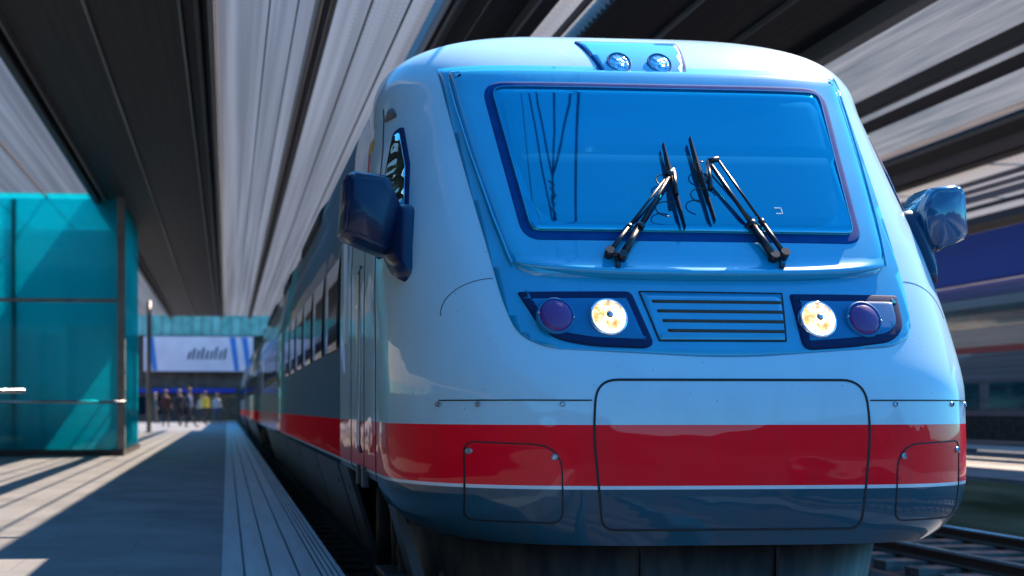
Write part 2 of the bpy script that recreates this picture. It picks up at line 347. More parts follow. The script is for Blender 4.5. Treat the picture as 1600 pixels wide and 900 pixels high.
def side(sg):
    def f(y, z, off=0):
        e = .015
        dy = spoint(sg, y+e, z)-spoint(sg, y-e, z); dz = spoint(sg, y, z+e)-spoint(sg, y, z-e)
        n = dy.cross(dz).normalized()
        if n.x*sg < 0: n = -n
        return spoint(sg, y, z)+n*off
    return f
def rounded(pts, r, seg=6):
    """round the corners of a polygon; r a number or a list"""
    out = []; n = len(pts)
    for i, p in enumerate(pts):
        rr = r[i] if isinstance(r, (list, tuple)) else r
        p = Vector(p); a = Vector(pts[i-1]); b = Vector(pts[(i+1) % n])
        if rr <= 0: out.append(tuple(p)); continue
        da = (a-p).normalized(); db = (b-p).normalized()
        rr = min(rr, (a-p).length*.48, (b-p).length*.48)
        A = p+da*rr; Bq = p+db*rr
        for k in range(seg+1):
            t = k/seg; out.append(tuple(A*(1-t)**2+p*2*t*(1-t)+Bq*t*t))
    return out
def inset(poly, d):
    n = len(poly); out = []
    area = sum(poly[i-1][0]*poly[i][1]-poly[i][0]*poly[i-1][1] for i in range(n))
    s = 1 if area > 0 else -1
    for i in range(n):
        p = Vector(poly[i]); a = Vector(poly[i-1]); b = Vector(poly[(i+1) % n])
        t = ((p-a).normalized()+(b-p).normalized())
        if t.length < 1e-6: t = (b-p)
        t.normalize(); nrm = Vector((-t.y, t.x))*s
        c = max(.5, nrm.dot(Vector((-(p-a).normalized().y, (p-a).normalized().x))*s))
        out.append(tuple(p+nrm*(d/c)))
    return out
def dens(poly, step):
    out = []
    for i in range(len(poly)):
        a = Vector(poly[i]); b = Vector(poly[(i+1) % len(poly)]); k = max(1, int((b-a).length/step))
        for j in range(k): out.append(tuple(a.lerp(b, j/k)))
    return out
def patch(name, poly, levels, m, parent, fn=front, step=.05, fill=True, smooth=True):
    """a plate following the nose surface: poly in surface coordinates, levels = [(inset, height)...]"""
    poly = dens(poly, step)
    bm = bmesh.new(); rings = []
    for d, h in levels:
        pl = inset(poly, d) if d else poly
        rings.append([(bm.verts.new((p[0], p[1], 0)), h) for p in pl])
    hts = {}
    for r_ in rings:
        for v, h in r_: hts[v] = h
    n = len(poly)
    for q, s in zip(rings, rings[1:]):
        for k in range(n): bm.faces.new((q[k][0], q[(k+1) % n][0], s[(k+1) % n][0], s[k][0]))
    lasth = levels[-1][1]
    if fill:
        f = bm.faces.new([v for v, h in rings[-1]])
        res = [f]
        xs = [p[0] for p in poly]; zs = [p[1] for p in poly]
        for ax, lo, hi in ((0, min(xs), max(xs)), (1, min(zs), max(zs))):
            k = int((hi-lo)/step)
            for i in range(1, k+1):
                co = [0, 0, 0]; no = [0, 0, 0]; co[ax] = lo+(hi-lo)*i/(k+1); no[ax] = 1
                g = list(set(res)) + list({e for q in res for e in q.edges}) + list({v for q in res for v in q.verts})
                rr = bmesh.ops.bisect_plane(bm, geom=g, plane_co=co, plane_no=no, dist=1e-5)
                res = [q for q in rr['geom'] if isinstance(q, bmesh.types.BMFace)]
    ys = {}
    for v in bm.verts:
        h = hts.get(v, lasth) if v in hts else lasth
        v.co = fn(v.co.x, v.co.y, h)
    bmesh.ops.recalc_face_normals(bm, faces=bm.faces)
    c = sum((f.normal*f.calc_area() for f in bm.faces), Vector())
    want = fn(*poly[0], 1)-fn(*poly[0], 0)
    if c.dot(want) < 0: bmesh.ops.reverse_faces(bm, faces=bm.faces)
    o = obj(name, bm, m, parent, smooth)
    return o
def ribbon(name, path, width, m, parent, fn=front, off=.0025, closed=False, step=.03):
    pts = [Vector(p) for p in path]; dn = []
    rng = range(len(pts) if closed else len(pts)-1)
    for i in rng:
        a, b = pts[i], pts[(i+1) % len(pts)]; k = max(1, int((b-a).length/step))
        dn += [a.lerp(b, j/k) for j in range(k)]
    if not closed: dn.append(pts[-1])
    bm = bmesh.new(); rows = []
    n = len(dn)
    for i, p in enumerate(dn):
        a = dn[i-1] if (i or closed) else p; b = dn[(i+1) % n] if (i < n-1 or closed) else p
        t = (b-a).normalized(); q = Vector((-t.y, t.x))*width/2
        rows.append([bm.verts.new(fn(p.x+q.x*s_, p.y+q.y*s_, o_)) for s_, o_ in ((1.0, -.004), (1, off), (-1, off), (-1, -.004))])
    for i in range(n if closed else n-1):
        a, b = rows[i], rows[(i+1) % n]
        for k in range(3): bm.faces.new((a[k], b[k], b[k+1], a[k+1]))
    bmesh.ops.recalc_face_normals(bm, faces=bm.faces)
    return obj(name, bm, m, parent)
def disc(name, x, z, r, m, parent, fn=front, off=.01, dome=.0, n=36, rim=0):
    poly = [(x+r*math.cos(2*math.pi*i/n), z+r*math.sin(2*math.pi*i/n)) for i in range(n)]
    bm = bmesh.new(); rings = []
    prof = [(1, 0), (1, off)]+([(1-rim/r, off+.006), (1-1.5*rim/r, off)] if rim else [])+[(.75 if not rim else .7, off+dome*.45), (.45, off+dome*.8), (.2, off+dome*.95)]
    for s_, h in prof:
        rings.append([bm.verts.new(fn(x+(p[0]-x)*s_, z+(p[1]-z)*s_, h)) for p in poly])
    for q, s in zip(rings, rings[1:]):
        for k in range(n): bm.faces.new((q[k], q[(k+1) % n], s[(k+1) % n], s[k]))
    c = bm.verts.new(fn(x, z, off+dome))
    for k in range(n): bm.faces.new((rings[-1][k], rings[-1][(k+1) % n], c))
    bmesh.ops.recalc_face_normals(bm, faces=bm.faces)
    o = obj(name, bm, m, parent, True)
    # recentre the origin on the lamp so that its texture is its own
    ctr = fn(x, z, 0)
    for v in o.data.vertices: v.co -= ctr
    o.location = ctr
    return o

# ------------------------------------------------------------------ SETTING: ground, platform, tracks
def plane(name, x0, x1, y0, y1, z, m):
    bm = bmesh.new(); v = [bm.verts.new(p) for p in ((x0, y0, z), (x1, y0, z), (x1, y1, z), (x0, y1, z))]; bm.faces.new(v)
    return obj(name, bm, m)
tag(plane('ground', -600, 600, -600, 900, -.02, M['soil']), kind='structure')
tag(plane('track_bed', .7, 9.85, -30, 140, .0, M['ballast']), kind='structure')
tag(plane('far_track_bed', 15.9, 24, -30, 140, .0, M['ballast']), kind='structure')
PT = .75                                    # platform top
# platform: asphalt body, slabs in the middle, plank strip at the edge
bm = B(-16, .60, -12, 88, -.1, PT)
tag(obj('platform', bm, M['slabs']), kind='structure')
bm = bmesh.new()
for a, b in ((-.03, .085), (.10, .225), (.24, .375), (.39, .495), (.507, .53), (.538, .56), (.568, .59), (.598, .625)):
    box(bm, a, b, -12, 87.9, PT-.02, PT+.012)
tag(obj('platform_edge_strip', bm, M['edgestrip']), kind='structure')
tag(obj('second_platform', B(9.9, 15.8, -10, 120, -.1, PT+.0, ), M['slabs']), kind='structure')
tag(obj('second_platform_wall', B(9.86, 9.897, -10, 120, -.1, PT-.05), M['mossy']), kind='structure')

def track(xc, name, label, y0, y1):
    t = empty(name, (xc, 0, 0)); tag(t, label, 'railway track')
    for s in (-1, 1):
        bm = bmesh.new()
        prism(bm, [(-.075, .09), (.075, .09), (.075, .105), (.012, .125), (.012, .19), (-.012, .19), (-.012, .125), (-.075, .105)], 'y', y0, y1)
        for v in bm.verts: v.co.x += s*.7525
        web = obj('rail', bm, M['railweb'], t)
        bm = B(s*.7525-.036, s*.7525+.036, y0, y1, .19, .232); bev(bm, .008, 1)
        obj('rail_head', bm, M['rail'], web)
    bm = bmesh.new(); y = y0
    while y < y1:
        box(bm, -1.25, 1.25, y, y+.26, -.02, .088); y += .62
    o = obj('sleepers', bm, M['sleeper'], t)
    return t
track(2.21, 'railway_track', 'railway track with the white and red train standing on it', -8, 86)
track(7.95, 'railway_track', 'empty railway track in the open beside the second platform', -6, 120)
bm = bmesh.new(); y = -4
while y < 90:
    box(bm, 4.95, 5.75, y, y+.985, .0, .13); y += 1.0
tag(obj('cable_trough', bm, M['trough']), 'low blue-grey concrete cable trough running between the two tracks', 'cable trough')

# ------------------------------------------------------------------ canopies
def corrug(bm, x0, x1, y0, y1, z, pitch=.11, amp=.012):
    n = int((x1-x0)/pitch*4)
    rows = [[bm.verts.new((x0+(x1-x0)*i/n, y, z+amp*math.sin(i*math.pi/2))) for i in range(n+1)] for y in (y0, y1)]
    for i in range(n): bm.faces.new((rows[0][i], rows[0][i+1], rows[1][i+1], rows[1][i]))
    return bm
def ystart(y0, x, H): return y0-(.3*max(0, x-.5) if H < 4.5 else 0)
def canopy(name, label, H, y0, y1, strips, beams, pur, pitch=3.0, thick=.3, posts=()):
    t = empty(name, (strips[0][0], y0, 0)); tag(t, label, 'platform roof')
    ox, oy = strips[0][0], y0
    Z = EYE+H
    def add(nm, bm, m):
        for v in bm.verts: v.co.x -= ox; v.co.y -= oy
        return obj(nm, bm, m, t)
    for x0, x1, kind in strips:
        if kind == 'dark': add('ceiling_panel', B(x0, x1, ystart(y0, x1, H), y1, Z, Z+.25), M['roofdark'])
        elif kind == 'skylight':            # louvre blades leaning along the sun, closed to a low grazing view
            bm = bmesh.new(); yy = ystart(y0, x1, H); n_ = 0
            while yy < y1-.2:
                h_ = .13+.004*math.sin(n_*1.7); dy_ = h_*.76; n_ += 1
                a_ = [bm.verts.new(p_) for p_ in ((x0, yy, Z+.02), (x1, yy, Z+.02), (x1, yy+dy_, Z+.02+h_), (x0, yy+dy_, Z+.02+h_))]
                bm.faces.new(a_)
                yy += .15
            add('louvre_panel', bm, M['louvre'])
            continue
        else:
            bm = bmesh.new(); corrug(bm, x0, x1, y0, y1, Z+.06)
            add('skylight_panel', bm, M[kind])
    for x, wd, ht, m in beams: add('beam', bev(B(x-wd/2, x+wd/2, ystart(y0, x, H)+.01, y1-.01, Z-ht, Z+.02), .01, 1), M[m])
    bm = bmesh.new()
    y = y0+.4
    while y < y1:
        for x0, x1, kind in strips:
            if kind == 'skylight': box(bm, x0+.02, x1-.02, y, y+pur, Z+.165, Z+.20)
        y += pitch
    if bm.verts: o = add('purlin', bm, M['beam']); o['kind'] = 'stuff'
    else: bm.free()
    for x, y in posts:
        bm = bmesh.new(); tube(bm, [(x, y, PT), (x, y, Z-.02)], .09, 16); box(bm, x-.18, x+.18, y-.18, y+.18, PT, PT+.03)
        add('post', bm, M['postgrey'])
    return t
H1 = 4.0
canopy('platform_canopy', 'big station roof with dark ceiling and pale skylight strips above the train and platform', H1, 12.0, 56,
       [(-14, -6.0, 'dark'), (-6.0, -2.46, 'skylight'), (-2.46, -.12, 'dark'), (-.12, 2.2, 'skylight'), (2.2, 3.25, 'dark'), (3.25, 3.8, 'skylight'), (3.8, 6.6, 'dark')],
       [(-2.44, .10, .14, 'beamdark'), (-2.30, .03, .10, 'beam'), (-1.40, .03, .06, 'beam'), (-.47, .03, .07, 'beam'), (-.30, .05, .12, 'beamdark'), (-.16, .06, .16, 'beam'),
        (.42, .015, .03, 'beamdark'), (.70, .012, .03, 'beamdark'), (.88, .035, .16, 'beam'), (.96, .06, .12, 'beamdark'), (1.03, .025, .16, 'beam'),
        (1.42, .015, .03, 'beamdark'), (1.80, .015, .03, 'beamdark'), (2.2, .07, .2, 'beamdark'), (2.13, .02, .12, 'beam'), (2.98, .04, .12, 'beam'), (3.5, .03, .08, 'beamdark'),
        (4.6, .03, .06, 'beam'), (5.5, .03, .06, 'beam'), (6.5, .12, .2, 'beam'), (-3.4, .02, .05, 'beamdark'), (-4.4, .02, .05, 'beamdark')],
       .06, 44, posts=[(-2.9, 34), (-2.9, 48)])
canopy('sky_blocking_roof', 'unseen dark roof added near the camera to block skylight from the train side', H1, -14, 11.9,  # out-of-view roof added to keep skylight off the train's left side
       [(-15.5, -.9, 'dark')], [(-1.0, .2, .06, 'beam')], .05, 3.0, posts=[(-6.5, -6), (-6.5, 3)])
H2 = 5.5
k = H2
canopy('island_canopy', 'high pale roof with long steel beams over the second platform on the right', H2, 13, 120,
       [(1.655*k, 2.06*k, 'skylight2'), (2.06*k, 2.25*k, 'skylight2'), (2.25*k, 2.70*k, 'skylight2'), (2.70*k, 2.88*k, 'dark')],
       [(1.66*k, .12, .22, 'beam'), (1.63*k, .05, .2, 'beamdark'), (2.07*k, .12, .22, 'beamdark'), (2.14*k, .04, .1, 'beam'), (2.24*k, .10, .20, 'beamdark'), (2.69*k, .07, .15, 'beam'), (2.88*k, .06, .2, 'beam')],
       .08, 4.0, posts=[(12.6, 44), (12.6, 60)])
canopy('third_canopy', 'low dark roof with grey streaked ceiling behind the second platform', 5.0, 13, 120,
       [(14.3, 15.5, 'dark'), (15.5, 19.8, 'skylight'), (19.8, 24.0, 'dark')],
       [(15.2, .06, .1, 'beam'), (16.4, .06, .1, 'beam'), (17.0, .05, .1, 'beam'), (17.6, .08, .14, 'beam'), (18.5, .04, .1, 'beamdark'), (19.6, .1, .2, 'beamdark')], .08, 4.0)

# ------------------------------------------------------------------ overhead line above the train
t = empty('overhead_line', (2.21, 0, 0)); tag(t, 'thin overhead contact wire with hanging brown insulators above the train roof', 'overhead wire')
bm = bmesh.new(); tube(bm, [(0.12, -20, EYE+3.62), (.12, 86, EYE+3.62)], .012, 6); obj('contact_wire', bm, M['wire'], t)
si = obj('section_insulator', tube(bmesh.new(), [(0, 4.7, EYE+4.25), (.0, 5.2, EYE+4.22), (.02, 5.7, EYE+4.2)], [.009, .012, .014], 8), M['insul'], t)
for i in range(7): obj('insulator_disc', tube(bmesh.new(), [(.01+.012*math.sin(i*2), 5.30+i*.05, EYE+4.21), (.01, 5.318+i*.05, EYE+4.21)], .045-.012*(i % 2), 12), M['insul'], si)
for pts in ([(.02, 5.66), (-.05, 5.85), (-.12, 6.1), (-.14, 6.4), (-.10, 6.8)], [(.02, 5.66), (.06, 5.9), (.06, 6.3), (.05, 6.9)], [(.02, 5.66), (.13, 5.85), (.20, 6.1), (.24, 6.5), (.32, 6.9)], [(-.30, 6.5), (-.16, 5.9), (.0, 5.25)]):
    obj('insulator_arm', tube(bmesh.new(), [(x, y, EYE+4.2) for x, y in pts], .012, 8), M['insul'], si)
bm = bmesh.new(); tube(bm, [(-.02, 8.5, EYE+6.2), (0, -20, EYE+6.2)], .012, 6); obj('carrier_wire', bm, M['wire'], t)
for yy in (0.5, 5.1):
    bm = bmesh.new(); tube(bm, [(.12, yy, EYE+3.62), (0, yy, EYE+6.2)], .012, 6); obj('dropper', bm, M['wire'], t)

# ------------------------------------------------------------------ far end of the station
def station():
    Y = 88.0; Zp = PT
    t = empty('station_concourse', (-3, Y, Zp)); tag(t, 'brown station end building with teal glass band, white banner and doors', 'station building')
    def add(nm, bm, m, p=t):
        for v in bm.verts: v.co -= Vector((-3, Y, Zp))
        return obj(nm, bm, m, p)
    add('wall', B(-14, 9.2, Y, Y+6, 0, EYE+8), M['brown'])
    add('glass_band', B(-11, 4.4, Y-.5, Y-.004, EYE+4.95, EYE+7.0), M['greenpanel'])
    bm = bmesh.new()
    for i in range(24): x = -11+i*.66; box(bm, x, x+.06, Y-.56, Y-.503, EYE+4.95, EYE+7.0)
    add('mullion', bm, M['postgrey'])
    bn = add('banner', B(-5.6, 1.75, Y-.9, Y-.85, EYE+2.5, EYE+4.85), M['bannerwhite'])
    bm = bmesh.new()
    for i in range(9):
        x = -2.7+i*.30; h = (.55, .75, .6, .8, .6, .6, .85, .6, .75)[i]
        prism(bm, [(x, EYE+3.3), (x+.14, EYE+3.3), (x+.30, EYE+3.3+h), (x+.16, EYE+3.3+h)], 'y', Y-.93, Y-.903)
    add('banner_lettering', bm, M['bannerink'], t)
    for x in (-5.0, .5, 1.3):
        add('banner_print', prism(bmesh.new(), [(x, EYE+2.55), (x+.3, EYE+2.55), (x+.05, EYE+4.8), (x-.35, EYE+4.8)], 'y', Y-.93, Y-.903), M['bannerblue'], t)
    add('blue_sign_strip', bev(B(-6.2, .6, Y-.6, Y-.3, EYE+1.05, EYE+1.35), .03), M['fasciablue'])
    for x0 in (-1.9, -1.02, -.14):
        d = add('door', B(x0, x0+.8, Y-.1, Y-.004, Zp, EYE+.9), M['ochre'])
        bm = bmesh.new()
        for i in range(4):
            for j in range(6): box(bm, x0+.06+i*.18, x0+.19+i*.18, Y-.13, Y-.103, Zp+.15+j*.25, Zp+.33+j*.25)
        bm2 = bm
        for v in bm2.verts: v.co -= Vector((-3, Y, Zp))
        obj('door_pane', bm2, M['gap'], d)
    for x0 in (-6.3, -4.9, -3.5):
        add('window', B(x0, x0+1.1, Y-.08, Y-.004, Zp+.5, EYE+.8), M['glassdark'])
station()

# glass shelter / lift tower on the left
def shelter():
    X1, Y0, Y1, X0 = -1.93, 24.5, 29, -7.2
    zt = EYE+4.25*.93
    t = empty('glass_shelter', (X1, Y0, PT)); tag(t, 'tall teal glass shelter with grey corner post on the left of the platform', 'glass shelter')
    def add(nm, bm, m, p=None):
        for v in bm.verts: v.co -= Vector((X1, Y0, PT))
        return obj(nm, bm, m, p or t)
    add('glass_wall', B(X0, X1-.14, Y0, Y0+.02, PT+.12, zt), M['teal'])
    add('glass_wall', B(X1-.08, X1-.06, Y0+.2, Y1, PT+.12, zt), M['teal'])
    add('corner_post', bev(B(X1-.14, X1, Y0-.03, Y0+.15, PT, zt+.05), .01), M['postgrey'])
    for x in (X0, -5.6, -4.0):
        add('post', bev(B(x-.05, x+.05, Y0+.03, Y0+.13, PT, zt), .01), M['postgrey'])
    add('roof', bev(B(X0-.1, X1+.03, Y0-.08, Y1+.1, zt+.052, zt+.12), .02), M['teal'])
    add('base', bev(B(X0, X1-.02, Y0-.06, Y1, PT, PT+.118), .01), M['beamdark'])
    add('lower_panel', B(X0+.1, X1-.3, Y0+.6, Y0+.66, PT+.12, PT+.95), M['greenpanel'])
    add('inner_wall', B(X0+.1, X1-.2, Y1-.1, Y1, PT+.12, zt-.02), M['tealpanel'])
    add('green_screen', B(-6.6, -5.3, Y0+.9, Y0+.96, PT+.12, PT+2.0), M['greenpanel'])
    add('dark_screen', B(-3.3, -2.3, Y0+2.2, Y0+2.3, PT+.12, PT+2.6), M['postgrey'])
    add('bench', bev(B(-4.6, -2.5, Y0+.75, Y0+1.15, PT+.42, PT+.50), .01), M['beamdark'])
    add('inner_shaft', B(-5.1, -3.4, Y0+1.6, Y0+3, PT+.12, PT+2.4), M['tealpanel'])
    add('transom', bev(B(X0, X1-.15, Y0-.04, Y0-.003, PT+2.9, PT+2.97), .01, 1), M['postgrey'])
    bm = bmesh.new()
    tube(bm, [(X0, Y0-.16, PT+1.02), (X1+.02, Y0-.16, PT+1.02)], .028, 12)
    for x in (X0+.3, -5.6, -4.0, X1-.1): tube(bm, [(x, Y0-.16, PT+1.0), (x, Y0-.02, PT+.97)], .012, 8)
    add('handrail', bm, M['railing'])
shelter()
# nearer free-standing handrail at the left edge of the picture
t = empty('platform_handrail', (-2.9, 15, PT)); tag(t, 'short steel handrail standing on the sunlit platform at the left edge', 'handrail')
bm = bmesh.new(); tube(bm, [(-2.6, 0, 0), (-2.6, 0, 1.10), (.58, 0, 1.10)], .024, 10); obj('rail', bm, M['railing'], t)
bm = bmesh.new(); tube(bm, [(-1.2, 0, 0), (-1.2, 0, 1.08)], .022, 10); obj('post', bm, M['railing'], t)

# long building beside the platform, seen in the train's reflections and at the left edge
def side_building():
    t = empty('platform_building', (-16, 0, PT)); tag(t, 'long cream station building with tall windows along the left platform', 'building')
    obj('wall', B(-6, 0, -14, 88, -.8, 7.5), M['cream'], t)
    y = -12
    while y < 80:
        wn = obj('window', B(.003, .06, y, y+1.5, 1.0, 3.6), M['postgrey'], t)
        obj('pane', B(.062, .08, y+.1, y+1.4, 1.1, 3.5), M['tealpanel'], wn)
        y += 3.2
    obj('roof', B(-6.2, .5, -14.2, 88, 7.5, 7.8), M['brown'], t)
side_building()

# unseen dark ridge added behind the camera to darken the nose's mirrored horizon
bm = bmesh.new(); nx = 90; rows = []
for j, (yy, hh) in enumerate(((-70, 0), (-80, .55), (-95, 1), (-130, 0))):
    rows.append([bm.verts.new((-330+i*660/nx, yy+random.uniform(-3, 3), -.1+hh*(15+5*math.sin(i*.23)+3*math.sin(i*.71+1)+random.uniform(-1, 1)))) for i in range(nx+1)])
for a_, b_ in zip(rows, rows[1:]):
    for i in range(nx): bm.faces.new((a_[i], a_[i+1], b_[i+1], b_[i]))
M['ridgedark'] = noisy(mat('dark_ridge_surface', (.04, .05, .03), .95), (.006, .008, .005), (.02, .022, .014), nscale=.3, detail=10, bump=.5)
tag(obj('dark_reflection_ridge', bm, M['ridgedark']), kind='structure')

# ------------------------------------------------------------------ the second train, right
def train2():
    X = 16.35
    t = empty('passing_train', (X, 14, 0)); tag(t, 'dark grey train with teal windows and thin red line beyond the second platform', 'train')
    def zz(v): return EYE+(638-v)/1245*(X)        # height of a level on this train's side
    prof = [(0, .75), (0, zz(455)), (.12, zz(430)), (.6, zz(418)), (2.2, zz(418)), (2.7, zz(430)), (2.8, zz(455)), (2.8, .75)]
    obj('body', prism(bmesh.new(), prof, 'y', 0, 52), M['t2body'], t)
    obj('window_band', B(-.02, -.002, .4, 51.6, zz(505), zz(470)), M['t2teal'], t)
    obj('red_line', B(-.02, -.002, 0, 52, zz(546), zz(536)), M['t2red'], t)
    y = .8
    while y < 51:
        obj('window', B(-.025, -.002, y, y+2.6, zz(640), zz(596)), M['t2teal'], t); y += 3.0
    obj('lower_band', B(-.015, -.002, 0, 52, zz(690), zz(650)), M['under'], t)
    obj('white_skirt', B(-.018, -.002, 0, 52, zz(706), zz(699)), M['whitepaint'], t)
    for y in (3, 14, 20, 31, 37, 48): obj('wheel', tube(bmesh.new(), [(.3, y, .62), (.45, y, .62)], .42, 24), M['under'], t)
train2()
bm = bev(B(15.98, 16.13, 13.5, 90, EYE+2.70, EYE+3.75), .03)
t = tag(obj('fascia_board', bm, M['fasciablue']), 'long deep blue fascia board above the dark grey train', 'fascia')

# ------------------------------------------------------------------ THE TRAIN
TX, TY = 2.21, 5.446
train = empty('passenger_train', (TX, TY, 0))
tag(train, 'white express train with red band and lit headlights standing at the platform', 'train')
YB = 3.4
def hull(z0, z1, yb, nz, name, m, dense_top=False):
    zs = []
    for i in range(nz+1):
        t_ = i/nz
        zs.append(z0+(z1-z0)*(1-(1-t_)**2.2 if dense_top else t_))
    bm = bmesh.new(); rows = []; NA = 44
    for z in zs:
        w_ = Wz(z); l = Lz(z); f = Fz(z); p = Pz(z); row = []
        half = []
        for j in range(NA+1):
            a = (j/NA)*math.pi/2
            x = w_*math.sin(a)**(2/p) if j else 0
            x = w_*(math.sin(a)**(2/p)) if a > 0 else 0
            y = f+l*(1-math.cos(a))
            half.append((x, min(y, yb)))
        y1_ = half[-1][1]
        for q in range(1, 9): half.append((w_, y1_+(yb-y1_)*q/8))
        half = [(x*taper(y, z), y) for x, y in half]
        for x, y in half[::-1]: row.append((-x, y))
        for x, y in half[1:]: row.append((x, y))
        rows.append([bm.verts.new((x, y, z+EYE)) for x, y in row])
    for a, b in zip(rows, rows[1:]):
        for k in range(len(a)-1): bm.faces.new((a[k], a[k+1], b[k+1], b[k]))
    bmesh.ops.remove_doubles(bm, verts=bm.verts, dist=1e-5)
    bm.normal_update()
    bmesh.ops.recalc_face_normals(bm, faces=bm.faces)
    c = sum((f.normal*f.calc_area() for f in bm.faces), Vector())
    if c.y > 0: bmesh.ops.reverse_faces(bm, faces=bm.faces)
    return obj(name, bm, m, train, True)
cab = hull(-.385, ZT-.0001, YB, 120, 'cab_shell', M['paint'], True)
cowl = hull(-.60, -.384, 1.25, 22, 'front_cowl', M['paint'])
# underside of the cowl
bm = bmesh.new(); pl = []
for j in range(-30, 31):
    x = j/30*Wz(-.6)*.98; pl.append((x, min(back(x, -.6)+.02, 1.2)))
vs = [bm.verts.new((x, y, EYE-.598)) for x, y in pl]+[bm.verts.new((1.0, 1.25, EYE-.598)), bm.verts.new((-1.0, 1.25, EYE-.598))]
bm.faces.new(vs); obj('cowl_floor', bm, M['under'], train)
# fairing (plough) below
bm = bmesh.new()
outl = []
for s_, (hw, yb_) in enumerate(((1.26, .30), (1.14, .36))):
    ring = []
    for j in range(-16, 17):
        u = j/16; ring.append((hw*u, yb_+1.0*abs(u)**4))
    outl.append(ring)
zf = (EYE-.62, EYE-1.30)
A = [bm.verts.new((x, y, zf[0])) for x, y in outl[0]]; Bv = [bm.verts.new((x, y, zf[1])) for x, y in outl[1]]
for i in range(32): bm.faces.new((A[i], A[i+1], Bv[i+1], Bv[i])).smooth = True
r_ = bmesh.ops.extrude_face_region(bm, geom=bm.faces[:])
for v in [g for g in r_['geom'] if isinstance(g, bmesh.types.BMVert)]: v.co.y += .06
bmesh.ops.recalc_face_normals(bm, faces=bm.faces)
fair = obj('lower_fairing', bm, M['fairing'], train)
for x in (-.32, .32): obj('fairing_joint', B(x-.006, x+.006, .29, .34, EYE-1.28, EYE-.64), M['gap'], fair)

# mask round the windscreen and lamps
mask = rounded([(-.80, .262), (-.10, .225), (.12, .225), (.81, .275), (.93, .34), (.965, .50), (1.045, 1.20), (1.10, 1.81), (-1.10, 1.81), (-1.045, 1.20), (-.965, .50), (-.92, .33)], [.1, .2, .2, .1, .08, .12, .3, .02, .02, .3, .12, .08])
mk = patch('mask_panel', mask, [(0, -.01), (.003, .003)], M['mask'], train, step=.04)
inner = rounded([(-.90, .605), (0, .585), (.905, .615), (1.005, 1.25), (1.05, 1.775), (-1.05, 1.775), (-1.005, 1.25)], [.16, .4, .16, .4, .03, .03, .4])
wp = patch('windscreen_panel', inner, [(0, .003), (.004, .012), (.014, .022), (.034, .028), (.06, .030)], M['inner'], train, step=.045)
# upward-facing ledge under the windscreen panel and the bead up its sides
bm = bmesh.new(); rows = []
for i in range(61):
    x = -.875+1.76*i/60; q = max(0, 1-abs((x-.005)/.88)**7); up = .05*abs((x-.005)/.88)**6
    z0_ = .592+.020*abs(x/.88)**2+up
    rows.append([bm.verts.new(front(x, z0_+a, .026+(h-.026)*q)) for a, h in ((.100, .030), (.072, .031), (.050, .035), (.030, .042), (.018, .048), (.008, .050), (.001, .045), (-.003, .034), (-.004, .004))])
for a_, b_ in zip(rows, rows[1:]):
    for k_ in range(8): bm.faces.new((a_[k_], a_[k_+1], b_[k_+1], b_[k_]))
bmesh.ops.recalc_face_normals(bm, faces=bm.faces)
obj('ledge', bm, M['inner'], train, True)
for s_ in (-1, 1):
    pts = [(s_*.893, .66), (s_*.905, .70), (s_*.945, .90), (s_*.998, 1.25), (s_*1.035, 1.55), (s_*1.047, 1.74)]
    obj('panel_bead', tube(bmesh.new(), [front(x, z, .022) for x, z in [tuple(Vector(p).lerp(Vector(pts[i+1]), k_/4)) for i, p in enumerate(pts[:-1]) for k_ in range(4)]], [.002]+[.006]*(len(pts)*4-7)+[.004, .002], 10), M['inner'], train, True)
# windscreen: frame, interior, blind, glass
ws = rounded([(-.828, .768), (.812, .762), (.93, 1.672), (-.90, 1.672)], [.09, .09, .12, .12], 8)
fr = patch('windscreen', ws, [(0, .029), (.003, .033), (.012, .034)], M['frame'], train, step=.05)
wsi = inset(ws, .042)
patch('cab_interior', wsi, [(0, .040), (.002, .041)], M['blind'], fr, step=.06)
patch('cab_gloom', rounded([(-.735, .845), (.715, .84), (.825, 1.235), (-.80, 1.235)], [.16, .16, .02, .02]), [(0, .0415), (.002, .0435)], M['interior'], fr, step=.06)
patch('sun_blind', rounded([(-.80, 1.237), (.825, 1.237), (.84, 1.585), (-.825, 1.585)], [.01, .01, .1, .1]), [(0, .0415), (.002, .0445)], M['blind2'], fr, step=.06)
patch('window_glass', wsi, [(0, .0425), (.002, .050)], M['windscreen'], fr, step=.05)
# pale sealant along the glass edge
ribbon('glass_seal', inset(ws, .046), .003, M['inner'], fr, off=.0515, closed=True)
sg = empty('sign_mark', (0, 0, 0)); bpy.data.objects.remove(sg)
# small square sticker outline bottom right of the glass
patch_pts = [(.415, .905), (.448, .905), (.448, .935), (.415, .935)]
ribbon('sticker', patch_pts, .005, M['whitepaint'], fr, off=.052, closed=False, step=.01)

